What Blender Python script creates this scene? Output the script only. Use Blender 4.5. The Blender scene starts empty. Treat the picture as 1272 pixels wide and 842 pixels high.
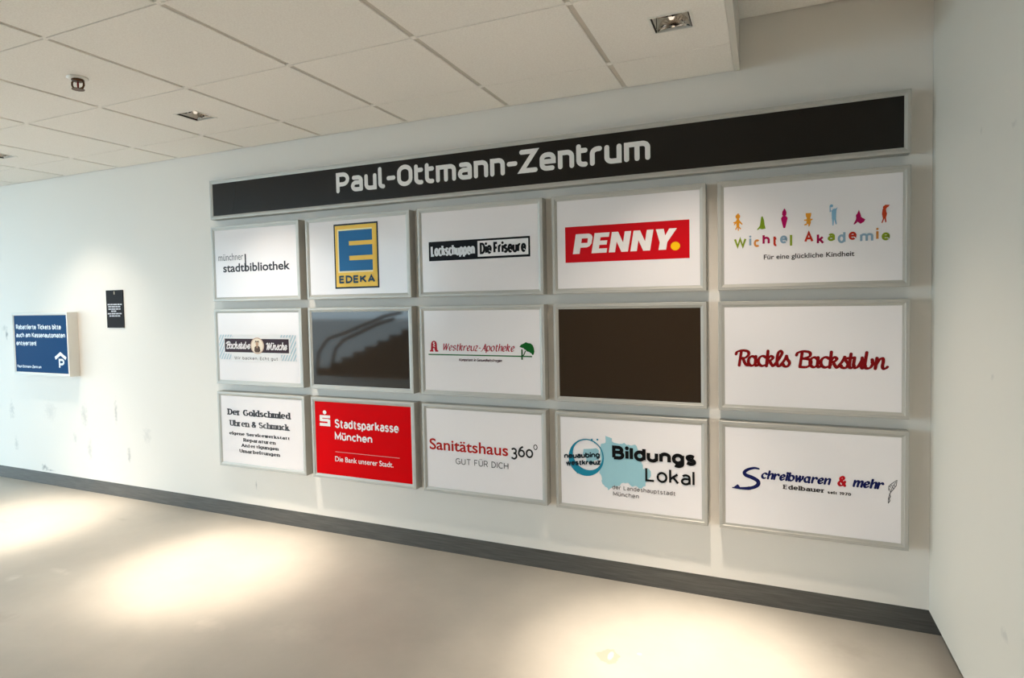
import bpy, bmesh, math, random
from mathutils import Vector, Matrix
random.seed(7)
SC = bpy.context.scene
COL = SC.collection

def lin(c):
    return tuple(((x/255)/12.92 if x/255 <= .04045 else ((x/255+.055)/1.055)**2.4) for x in c)

# ------------------------------------------------------------------ camera
CAMZ, CAMY = 1.478, -3.067
cam = bpy.data.cameras.new('camera')
camo = bpy.data.objects.new('camera', cam); COL.objects.link(camo); SC.camera = camo
cam.sensor_fit = 'HORIZONTAL'; cam.sensor_width = 36.0
cam.lens = 756.9993/1272*36.0
cam.shift_x = (636-614.4226)/1272
cam.shift_y = (399.602-421)/1272
cam.clip_start = .05
r_ = Vector((0.9150177674378841, 0.4028697299273331, -0.020939579300169507))
u_ = Vector((0.0027848789541906477, 0.045596639186775784, 0.9989560505568208))
f_ = Vector((-0.4034039287391744, 0.9141208493427708, -0.04059979155919921))
m = Matrix((r_, u_, -f_)).transposed().to_4x4(); m.translation = (0, CAMY, CAMZ)
camo.matrix_world = m

# ------------------------------------------------------------------ sky, light, exposure
SKY_COL, SKY_STR = (0.64, 0.865, 1.0), 7.7
SPOT_COL = (1.0, 0.86, 0.71)
BEAMS = ((104, 69.0), (50, 185.0), (34, 400.0))                 # spill, beam and hot core of every downlight: cone angle, power
w = bpy.data.worlds.new('sky'); SC.world = w; w.use_nodes = True
bg = w.node_tree.nodes['Background']
bg.inputs[0].default_value = (*SKY_COL, 1); bg.inputs[1].default_value = SKY_STR

def area(name, loc, rot, sx, sy, power, col, portal=False):
    l = bpy.data.lights.new(name, 'AREA'); l.shape = 'RECTANGLE'; l.size = sx; l.size_y = sy
    l.energy = power; l.color = col
    if portal: l.cycles.is_portal = True
    o = bpy.data.objects.new(name, l); COL.objects.link(o); o.location = loc; o.rotation_euler = rot
    return o
WIN_X0, WIN_X1, FRONT_Y, LEFT_X = -12.5, -5.2, -6.4, -13.0
area('window_daylight', ((WIN_X0+WIN_X1)/2, FRONT_Y-.1, 1.25), (math.pi/2, 0, 0), WIN_X1-WIN_X0, 2.45, 1, (1, 1, 1), True)
area('passage_daylight', (LEFT_X-.05, -3.2, 1.25), (math.pi/2, 0, -math.pi/2), 6.4, 2.45, 1, (1, 1, 1), True)

SC.view_settings.view_transform = 'Standard'; SC.view_settings.look = 'None'
SC.view_settings.exposure = 0.12; SC.view_settings.gamma = 1.0; SC.view_settings.use_curve_mapping = False

# ------------------------------------------------------------------ helpers
def obj(name, bm, mats, parent=None, smooth=False):
    bmesh.ops.recalc_face_normals(bm, faces=bm.faces)
    me = bpy.data.meshes.new(name); bm.to_mesh(me); bm.free()
    for mt in (mats if isinstance(mats, (list, tuple)) else [mats]): me.materials.append(mt)
    if smooth:
        for p in me.polygons: p.use_smooth = True
    o = bpy.data.objects.new(name, me); COL.objects.link(o)
    if parent: o.parent = parent
    return o
def tag(o, label, cat, group=None):
    o['label'] = label; o['category'] = cat
    if group: o['group'] = group
    return o
def thing(name, label, cat, loc, group=None):
    o = bpy.data.objects.new(name, None); COL.objects.link(o); o.location = loc
    o.empty_display_size = .05
    return tag(o, label, cat, group)
def struct(name, bm, mats, parent=None):
    o = obj(name, bm, mats, parent)
    if not parent: o['kind'] = 'structure'
    return o
def box(bm, x0, x1, y0, y1, z0, z1, mi=0):
    v = [bm.verts.new(p) for p in ((x0,y0,z0),(x1,y0,z0),(x1,y1,z0),(x0,y1,z0),(x0,y0,z1),(x1,y0,z1),(x1,y1,z1),(x0,y1,z1))]
    for q in ((0,3,2,1),(4,5,6,7),(0,1,5,4),(1,2,6,5),(2,3,7,6),(3,0,4,7)):
        f = bm.faces.new([v[i] for i in q]); f.material_index = mi
def lathe(bm, prof, n=24, c=(0, 0), mi=0):
    rings = []
    for r, z in prof:
        rings.append([bm.verts.new((c[0]+r*math.cos(2*math.pi*i/n), c[1]+r*math.sin(2*math.pi*i/n), z)) for i in range(n)])
    for a, b in zip(rings, rings[1:]):
        for i in range(n):
            f = bm.faces.new((a[i], a[(i+1) % n], b[(i+1) % n], b[i])); f.material_index = mi
    return rings
def tube(bm, pts, r, n=8):
    pts = [Vector(p) for p in pts]; rings = []
    for i, p in enumerate(pts):
        t = (pts[min(i+1, len(pts)-1)]-pts[max(i-1, 0)]).normalized()
        a = t.cross(Vector((0, 1, 0.01))).normalized(); b = t.cross(a)
        rings.append([bm.verts.new(p+a*r*math.cos(2*math.pi*k/n)+b*r*math.sin(2*math.pi*k/n)) for k in range(n)])
    for x, y in zip(rings, rings[1:]):
        for k in range(n): bm.faces.new((x[k], x[(k+1) % n], y[(k+1) % n], y[k]))
    bm.faces.new(rings[0][::-1]); bm.faces.new(rings[-1])

# ------------------------------------------------------------------ materials
def mat(name, rgb, rough=.5, metal=0.0, spec=.5, srgb=True, coat=0.0):
    mt = bpy.data.materials.new(name); mt.use_nodes = True
    b = mt.node_tree.nodes['Principled BSDF']
    b.inputs['Base Color'].default_value = (*(lin(rgb) if srgb else rgb), 1)
    b.inputs['Roughness'].default_value = rough; b.inputs['Metallic'].default_value = metal
    b.inputs['Specular IOR Level'].default_value = spec
    if coat: b.inputs['Coat Weight'].default_value = coat; b.inputs['Coat Roughness'].default_value = .05
    return mt
class NT:
    def __init__(s, mt):
        s.nt = mt.node_tree; s.bsdf = s.nt.nodes['Principled BSDF']
        s.co = s.n('ShaderNodeTexCoord').outputs['Object']
    def n(s, t, **kw):
        nd = s.nt.nodes.new(t)
        for k, v in kw.items(): setattr(nd, k, v)
        return nd
    def link(s, a, b): s.nt.links.new(a, b)
    def mapping(s, scale=(1,1,1), loc=(0,0,0), rot=(0,0,0), src=None):
        mp = s.n('ShaderNodeMapping'); mp.inputs['Scale'].default_value = scale
        mp.inputs['Location'].default_value = loc; mp.inputs['Rotation'].default_value = rot
        s.link(src or s.co, mp.inputs['Vector']); return mp.outputs[0]
    def noise(s, scale, vec=None, detail=4, rough=.5):
        nd = s.n('ShaderNodeTexNoise'); nd.inputs['Scale'].default_value = scale
        nd.inputs['Detail'].default_value = detail; nd.inputs['Roughness'].default_value = rough
        s.link(vec or s.co, nd.inputs['Vector']); return nd.outputs['Fac']
    def ramp(s, fac, stops):
        nd = s.n('ShaderNodeValToRGB'); cr = nd.color_ramp
        while len(cr.elements) < len(stops): cr.elements.new(.5)
        for e, (p, c) in zip(cr.elements, stops): e.position = p; e.color = (*c, 1) if len(c) == 3 else c
        s.link(fac, nd.inputs['Fac']); return nd.outputs['Color']
    def mix(s, fac, a, b, mode='MIX'):
        nd = s.n('ShaderNodeMix', data_type='RGBA', blend_type=mode)
        for sock, v in ((nd.inputs['Factor'], fac), (nd.inputs['A'], a), (nd.inputs['B'], b)):
            pass
        ins = {i.identifier: i for i in nd.inputs}
        for key, v in (('Factor_Float', fac), ('A_Color', a), ('B_Color', b)):
            if hasattr(v, 'links'): s.link(v, ins[key])
            else: ins[key].default_value = v if not isinstance(v, tuple) else (*v[:3], 1)
        return [o for o in nd.outputs if o.identifier == 'Result_Color'][0]
    def math(s, op, a, b=0.0, clamp=False):
        nd = s.n('ShaderNodeMath', operation=op, use_clamp=clamp)
        for i, v in enumerate((a, b)):
            if hasattr(v, 'links'): s.link(v, nd.inputs[i])
            else: nd.inputs[i].default_value = v
        return nd.outputs[0]
    def blob(s, c, rad, noise=None, amt=.6, soft=.9, rot=(0,0,0)):
        """1 inside an ellipsoid stain round c, 0 outside, edge broken by noise"""
        v = s.n('ShaderNodeVectorMath', operation='SUBTRACT'); s.link(s.co, v.inputs[0]); v.inputs[1].default_value = c
        mp = s.n('ShaderNodeMapping', vector_type='POINT'); mp.inputs['Scale'].default_value = tuple(1/r for r in rad)
        s.link(v.outputs[0], mp.inputs['Vector'])
        l = s.n('ShaderNodeVectorMath', operation='LENGTH'); s.link(mp.outputs[0], l.inputs[0])
        d = l.outputs['Value']
        if noise is not None: d = s.math('ADD', d, s.math('MULTIPLY', s.math('SUBTRACT', noise, .5), amt*3))
        return s.math('DIVIDE', s.math('SUBTRACT', 1.0, d), soft, True)
    def bump(s, h, strength, dist=.002):
        nd = s.n('ShaderNodeBump'); nd.inputs['Strength'].default_value = strength; nd.inputs['Distance'].default_value = dist
        s.link(h, nd.inputs['Height']); s.link(nd.outputs[0], s.bsdf.inputs['Normal'])

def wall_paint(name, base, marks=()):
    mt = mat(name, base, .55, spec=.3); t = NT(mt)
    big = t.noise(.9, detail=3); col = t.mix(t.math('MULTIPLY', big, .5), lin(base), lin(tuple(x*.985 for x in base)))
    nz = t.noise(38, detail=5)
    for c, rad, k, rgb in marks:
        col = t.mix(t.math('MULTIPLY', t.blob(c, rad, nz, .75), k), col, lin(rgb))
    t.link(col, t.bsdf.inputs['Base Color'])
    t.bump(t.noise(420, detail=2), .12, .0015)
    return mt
SMUDGE = (128, 130, 132)
wall_marks = [((-5.9,0,1.24),(.02,.1,.05),.75,SMUDGE), ((-5.88,0,.6),(.04,.1,.09),.28,SMUDGE), ((-5.84,0,.31),(.03,.1,.07),.30,SMUDGE),
    ((-5.47,0,.145),(.045,.1,.03),.7,SMUDGE), ((-5.40,0,.125),(.07,.1,.012),.6,SMUDGE), ((-4.92,0,.61),(.045,.1,.10),.30,SMUDGE), ((-4.87,0,.34),(.03,.1,.10),.26,SMUDGE),
    ((-4.54,0,.66),(.02,.1,.11),.42,SMUDGE), ((-4.41,0,.34),(.022,.1,.07),.45,SMUDGE), ((-5.35,0,.62),(.09,.1,.09),.16,SMUDGE), ((-3.14,0,.235),(.008,.1,.035),.5,SMUDGE), ((-5.05,0,.42),(.03,.1,.05),.2,SMUDGE),
    ((-4.2,0,.5),(.05,.1,.08),.16,SMUDGE), ((-5.92,0,1.30),(.05,.1,.03),.3,SMUDGE)]
M = {}
M['wall'] = wall_paint('white wall paint', (234, 229, 222), wall_marks)
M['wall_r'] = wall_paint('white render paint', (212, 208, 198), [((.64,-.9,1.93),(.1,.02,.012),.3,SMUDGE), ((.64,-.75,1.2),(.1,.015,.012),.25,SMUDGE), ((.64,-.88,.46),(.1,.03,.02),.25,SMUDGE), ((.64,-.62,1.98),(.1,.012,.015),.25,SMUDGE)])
M['dark_wall'] = wall_paint('brown wall', (150, 128, 104))

mt = mat('screed floor', (176, 166, 154), .42, spec=.45); t = NT(mt)
cl = t.noise(1.1, detail=6, rough=.6); fine = t.noise(16, detail=5, rough=.65)
c1 = t.ramp(cl, [(.30, lin((162,157,148))), (.52, lin((178,172,162))), (.75, lin((191,186,176)))])
c1 = t.mix(t.math('MULTIPLY', fine, .35), c1, lin((168,163,154)))
sp = t.noise(22, detail=4)
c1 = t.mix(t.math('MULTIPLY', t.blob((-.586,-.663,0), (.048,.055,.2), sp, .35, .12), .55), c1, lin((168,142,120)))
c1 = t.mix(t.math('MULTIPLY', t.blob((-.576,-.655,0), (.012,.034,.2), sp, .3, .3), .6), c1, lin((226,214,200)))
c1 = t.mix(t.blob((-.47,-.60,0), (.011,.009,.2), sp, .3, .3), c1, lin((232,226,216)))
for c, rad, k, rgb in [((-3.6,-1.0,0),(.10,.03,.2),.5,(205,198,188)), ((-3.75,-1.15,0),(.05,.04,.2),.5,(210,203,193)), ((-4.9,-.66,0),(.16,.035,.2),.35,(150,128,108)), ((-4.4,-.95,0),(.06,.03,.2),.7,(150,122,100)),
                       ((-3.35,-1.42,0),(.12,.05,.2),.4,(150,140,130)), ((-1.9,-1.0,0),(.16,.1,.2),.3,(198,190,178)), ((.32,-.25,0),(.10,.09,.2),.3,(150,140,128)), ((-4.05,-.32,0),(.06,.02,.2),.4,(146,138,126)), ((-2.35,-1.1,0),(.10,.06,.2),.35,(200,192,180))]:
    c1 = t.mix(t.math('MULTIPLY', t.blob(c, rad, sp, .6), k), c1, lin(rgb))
t.link(c1, t.bsdf.inputs['Base Color'])
t.link(t.math('ADD', .34, t.math('MULTIPLY', cl, .22)), t.bsdf.inputs['Roughness'])
t.bump(t.noise(60, detail=6), .05, .002)
M['floor'] = mt

mt = mat('dark baseboard', (92, 90, 86), .38, spec=.5); t = NT(mt)
st = t.noise(5, t.mapping((1.2, 1, 26)), detail=5, rough=.6)
t.link(t.ramp(st, [(.35, lin((78,76,72))), (.65, lin((98,96,92)))]), t.bsdf.inputs['Base Color'])
M['base'] = mt

mt = mat('ceiling tile', (244, 240, 234), .8, spec=.2); t = NT(mt)
n1 = t.noise(160, detail=3)
t.link(t.ramp(n1, [(.35, lin((240,236,230))), (.65, lin((248,245,239)))]), t.bsdf.inputs['Base Color'])
t.bump(n1, .15, .001)
M['tile'] = mt
M['grid'] = mat('ceiling grid grey', (206, 200, 190), .6)
M['trim'] = mat('edge profile', (222, 220, 212), .5)
M['gap'] = mat('ceiling shadow gap', (70, 66, 60), .9)
M['pave'] = mat('paving outside', (160, 160, 158), .9)
M['rail'] = mat('dark stair', (112, 110, 106), .7)
M['alu'] = mat('silver frame', (186, 184, 178), .5, metal=.35, spec=.3)
M['alu_side'] = M['alu']
M['face'] = mat('white acrylic', (236, 232, 234), .16, spec=.35)
M['black'] = mat('black glossy panel', (54, 43, 33), .045, spec=.38)
M['banner'] = mat('black banner face', (30, 26, 22), .24, spec=.25)
M['red'] = mat('red sign face', (216, 0, 8), .4, spec=.04)
M['blue'] = mat('blue sign face', (4, 62, 110), .5, spec=.04)
M['white_box'] = mat('grey white sign casing', (222, 222, 218), .5)
M['notice'] = mat('dark notice', (30, 28, 30), .6, spec=.1)
M['black_metal'] = mat('black metal', (14, 13, 12), .5)
M['mirror'] = mat('faceted reflector', (226, 220, 214), .1, metal=1.0)
M['lampwhite'] = mat('lamp white', (236, 234, 228), .35)
M['brass'] = mat('bronze', (92, 60, 30), .4, metal=.5)
M['steel'] = mat('bright steel', (200, 200, 200), .3, metal=.9)
mt = mat('lamp glow', (255, 240, 220), .3); b = mt.node_tree.nodes['Principled BSDF']
b.inputs['Emission Color'].default_value = (1, .88, .72, 1); b.inputs['Emission Strength'].default_value = 0.7
M['bulb'] = mt
_ink = {}
def ink(r, g, b):
    k = (r, g, b)
    if k not in _ink: _ink[k] = mat('print %d %d %d' % k, k, .4, spec=.12)
    return _ink[k]

# ------------------------------------------------------------------ room shell
CEIL, HIGH, RX, EDGE = 2.495, 2.722, .6426, -.0955
bm = bmesh.new(); box(bm, LEFT_X, .80, FRONT_Y-.2, .12, -.15, 0); struct('floor', bm, M['floor'])
bm = bmesh.new(); box(bm, -45, 30, -40, 20, -.30, -.155); struct('ground', bm, M['pave'])
bm = bmesh.new(); box(bm, LEFT_X, .80, 0, .22, .1045, 2.95); struct('wall_back', bm, M['wall'])
bm = bmesh.new(); box(bm, LEFT_X, .74, .005, .10, 0, .104); struct('baseboard_back', bm, M['base'])
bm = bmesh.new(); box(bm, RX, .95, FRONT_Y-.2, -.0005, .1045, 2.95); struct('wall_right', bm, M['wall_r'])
bm = bmesh.new(); box(bm, .70, .93, FRONT_Y, .0045, 0, .104); struct('baseboard_right', bm, M['base'])
bm = bmesh.new()                                            # wall behind the camera, with the wide glazed opening at its left
box(bm, WIN_X1, RX-.001, FRONT_Y-.2, FRONT_Y, 0.0, 2.95)
box(bm, LEFT_X, WIN_X1, FRONT_Y-.2, FRONT_Y, 2.50, 2.95)
struct('wall_front', bm, M['dark_wall'])
bm = bmesh.new()
for x in (WIN_X0+.03, -9.9, WIN_X1-.031): box(bm, x-.03, x+.03, FRONT_Y-.12, FRONT_Y-.04, 0, 2.5)
box(bm, WIN_X0, WIN_X1, FRONT_Y-.12, FRONT_Y-.04, 2.02, 2.08)
struct('window_1', bm, M['black_metal'])
# dark stair with bent rails outside that opening: the black panel mirrors it
t_ = thing('outdoor_stair', 'dark outdoor stair with two bent handrails, mirrored in the blank panel beside the red sign', 'stair', (-7.3, -7.7, -.155))
bm = bmesh.new()
for i in range(8):
    x0 = -8.45+.29*i+7.3; box(bm, x0, -6.1+7.3, -.6+.001*i, .6-.001*i, .001 if not i else .155+.115*i-.115, .155+.115*(i+1)-.03)
obj('flight', bm, M['rail'], t_)
for P in ([(-8.43,-.154),(-8.43,.1),(-8.39,.41),(-8.14,.70),(-7.73,.81),(-7.36,.94),(-6.77,1.15),(-6.37,1.22)], [(-8.03,.0),(-8.04,.21),(-7.96,.49),(-7.76,.67),(-7.42,.80),(-6.94,.99),(-6.54,1.10)]):
    bm = bmesh.new(); tube(bm, [(x+7.3, .66, z+.155) for x, z in P], .035, 10); obj('handrail', bm, M['rail'], t_, True)

# suspended ceiling: tiles laid in a grid, wide grooves across, hairline joints along
GX0, GS, GY0, GR = -.6208, .625, -.3462, .6216
xs = [EDGE-.025] + [GX0-GS*i for i in range(21)]
ys = [-.006] + [GY0-GR*i for i in range(11)]
LAMPS = [(GX0+.5*GS-0.0, 'r'), (GX0-3.5*GS, 'm'), (GX0-6.5*GS, 'l')]
LAMPS = [(-.3125, GY0-.5*GR+.003), (-2.819, GY0-.5*GR+.012), (-4.685, GY0-.5*GR+.03)]
FILL_LAMPS = [(-.3083, -3.143), (-2.8083, -3.143), (-5.3083, -3.143)]        # unseen row of the same lamps added behind the viewer as bounce fill
HS = .0715
bm = bmesh.new()
GW, GH, CH = .0112, .0024, .002
def tile(x0, x1, y0, y1):
    z0, z1 = CEIL, CEIL+.016
    v = [bm.verts.new(p) for p in ((x0+CH,y0+CH,z0),(x1-CH,y0+CH,z0),(x1-CH,y1-CH,z0),(x0+CH,y1-CH,z0),(x0,y0,z0+CH),(x1,y0,z0+CH),(x1,y1,z0+CH),(x0,y1,z0+CH),(x0,y0,z1),(x1,y0,z1),(x1,y1,z1),(x0,y1,z1))]
    hole = [l for l in LAMPS+FILL_LAMPS if x0 < l[0] < x1 and y0 < l[1] < y1]
    if hole:
        hx, hy = hole[0]
        iv = [bm.verts.new(p) for p in ((hx-HS,hy-HS,z0),(hx+HS,hy-HS,z0),(hx+HS,hy+HS,z0),(hx-HS,hy+HS,z0))]
        iu = [bm.verts.new((p.co.x, p.co.y, z1)) for p in iv]
        for i in range(4):
            j = (i+1) % 4
            bm.faces.new((v[i], iv[i], iv[j], v[j])); bm.faces.new((iv[i], iu[i], iu[j], iv[j])); bm.faces.new((v[8+i], v[8+j], iu[j], iu[i]))
    else:
        bm.faces.new((v[3], v[2], v[1], v[0])); bm.faces.new((v[8], v[9], v[10], v[11]))
    for a in (0, 4):
        for i in range(4):
            j = (i+1) % 4; bm.faces.new((v[a+i], v[a+j], v[a+4+j], v[a+4+i]))
for i in range(len(xs)-1):
    for j in range(len(ys)-1):
        tile(xs[i+1]+GW, xs[i]-(GW if i else 0), ys[j+1]+GH, ys[j]-(GH if j else 0))
for i in range(1, len(xs)):                                  # carrier bars seen up in the grooves
    box(bm, xs[i]-.02, xs[i]+.02, ys[-1], -.014, CEIL+.0065, CEIL+.0165, 1)
    for y in ys[:-1]: box(bm, xs[i]-GW+.0004, xs[i]+GW-.0004, y-.013, min(y+.013, -.003), CEIL+.0006, CEIL+.0064)   # bridge at each joint
for j in range(1, len(ys)):
    box(bm, xs[-1], xs[0]-.02, ys[j]-.01, ys[j]+.01, CEIL+.0168, CEIL+.019, 1)
box(bm, LEFT_X, EDGE-.002, FRONT_Y, -.0005, 2.73, 2.95, 2)     # slab above the tiles
box(bm, EDGE-.002, RX-.0005, FRONT_Y, -.008, HIGH, 2.95, 0)   # higher plain ceiling by the right wall
box(bm, EDGE-.002, RX-.0005, -.008, -.0005, HIGH+.02, 2.95, 2)
struct('ceiling', bm, [M['tile'], M['grid'], M['gap']])
bm = bmesh.new()                                            # edge profile where the low ceiling stops
box(bm, EDGE-.0245, EDGE, FRONT_Y, -.002, CEIL-.001, CEIL+.006)
box(bm, EDGE-.004, EDGE, FRONT_Y, -.002, CEIL+.006, HIGH-.001)
struct('trim_1', bm, M['trim'])

# ------------------------------------------------------------------ recessed ceiling lamps
def downlight(label, x, y):
    t_ = thing('recessed_downlight', label, 'ceiling lamp', (x, y, CEIL), 'square downlights in the tiled ceiling')
    A = HS-.0006
    def ring(bm, a, b, z0, z1):                              # square ring, outer half a, inner half b
        for q in (((-a,-a),(a,-a),(b,-b),(-b,-b)), ((a,-a),(a,a),(b,b),(b,-b)), ((a,a),(-a,a),(-b,b),(b,b)), ((-a,a),(-a,-a),(-b,-b),(-b,b))):
            lo = [bm.verts.new((p[0], p[1], z0)) for p in q]; hi = [bm.verts.new((p[0], p[1], z1)) for p in q]
            bm.faces.new(lo[::-1]); bm.faces.new(hi)
            for i in range(4): bm.faces.new((lo[i], lo[(i+1) % 4], hi[(i+1) % 4], hi[i]))
    bm = bmesh.new(); ring(bm, HS+.006, A-.002, -.0025, -.0001); obj('trim_ring', bm, M['lampwhite'], t_)
    bm = bmesh.new()                                          # black cheeks left and right, black near side
    for q in (-1, 1): box(bm, min(q*A, q*(A-.0065)), max(q*A, q*(A-.0065)), -A, A, .0003, .007)
    box(bm, -A+.0066, A-.0066, -A, -A+.003, .0003, .064); obj('housing', bm, M['black_metal'], t_)
    for q in (-1, 1):
        bm = bmesh.new(); box(bm, min(q*A, q*(A-.004)), max(q*A, q*(A-.004)), -A, A, .0072, .064); obj('cheek_plate', bm, M['lampwhite'], t_)
    bm = bmesh.new(); box(bm, -A+.0066, A-.0066, A-.002, A, .0003, .064); box(bm, -A, A, -A, A, .0642, .068); obj('end_plate', bm, M['lampwhite'], t_)
    bm = bmesh.new(); box(bm, -A+.0066, A-.0066, -A+.0031, -A+.005, .0003, .064); obj('end_plate', bm, M['lampwhite'], t_)
    for q in (-1, 1):                                         # fluted shell reflector, one on each end plate
        bm = bmesh.new(); n = 24; rings = []
        for fr, dp in ((1.0, .0), (.9, .007), (.68, .016), (.4, .0225), (.12, .025)):
            row = []
            for k in range(n+1):
                t = math.pi*k/n; fl = 1.0 if k % 2 else .7
                row.append(bm.verts.new((-(A-.010)*fr*math.cos(t), q*(A-.0055-(0 if q > 0 else .0)-dp*fl), .001+.058*fr*math.sin(t))))
            rings.append(row)
        for r1, r2 in zip(rings, rings[1:]):
            for k in range(n): bm.faces.new((r1[k], r1[k+1], r2[k+1], r2[k]))
        bm.faces.new(rings[-1]); obj('reflector', bm, M['mirror'], t_)
    bm = bmesh.new(); lathe(bm, [(.0001, .010), (.008, .012), (.0115, .020), (.0115, .044), (.008, .054), (.008, .064)], 16); obj('bulb', bm, M['bulb'], t_, True)
    for ang, pw in BEAMS:
        l = bpy.data.lights.new('downlight_beam', 'SPOT'); l.energy = pw; l.color = SPOT_COL
        l.spot_size = math.radians(ang); l.spot_blend = 1.0; l.shadow_soft_size = .035
        o = bpy.data.objects.new('downlight_beam', l); COL.objects.link(o); o.location = (0, 0, -.012); o.parent = t_
    return t_
downlight('square recessed ceiling lamp nearest the right ceiling edge, above the black banner', *LAMPS[0])
downlight('square recessed ceiling lamp left of the black banner, beside the brown sprinkler head', *LAMPS[1])
downlight('square recessed ceiling lamp cut by the left edge of the photo', *LAMPS[2])
downlight('square recessed fill lamp added in an unseen row behind the viewer, rightmost', *FILL_LAMPS[0])
downlight('square recessed fill lamp added in an unseen row behind the viewer, middle one', *FILL_LAMPS[1])
downlight('square recessed fill lamp added in an unseen row behind the viewer, leftmost', *FILL_LAMPS[2])

# ------------------------------------------------------------------ sprinkler head
t_ = thing('sprinkler_head', 'small brown sprinkler head with white collar hanging from a ceiling tile', 'sprinkler', (-2.80, -1.279, CEIL))
bm = bmesh.new(); rg = lathe(bm, [(.012, -.0001), (.042, -.0001), (.043, -.003), (.034, -.007), (.012, -.009)], 28); obj('collar', bm, M['lampwhite'], t_, True)
bm = bmesh.new(); rg = lathe(bm, [(.0001, -.004), (.024, -.006), (.026, -.012), (.020, -.017), (.0001, -.019)], 20); obj('body', bm, M['brass'], t_)
for s in (-1, 1):
    bm = bmesh.new(); tube(bm, [(s*.018*a, s*.018*a*.5, z) for a, z in ((1.0, -.014), (1.25, -.022), (1.25, -.034), (1.0, -.044), (.3, -.049))], .0042); obj('frame_arm', bm, M['brass'], t_)
bm = bmesh.new(); lathe(bm, [(.0001, -.018), (.0035, -.019), (.004, -.03), (.0035, -.043), (.0001, -.044)], 12); obj('glass_bulb', bm, ink(150, 40, 30), t_, True)
bm = bmesh.new(); lathe(bm, [(.0001, -.048), (.010, -.0485), (.025, -.050), (.025, -.0525), (.0001, -.0525)], 20); obj('deflector', bm, M['brass'], t_)

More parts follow.
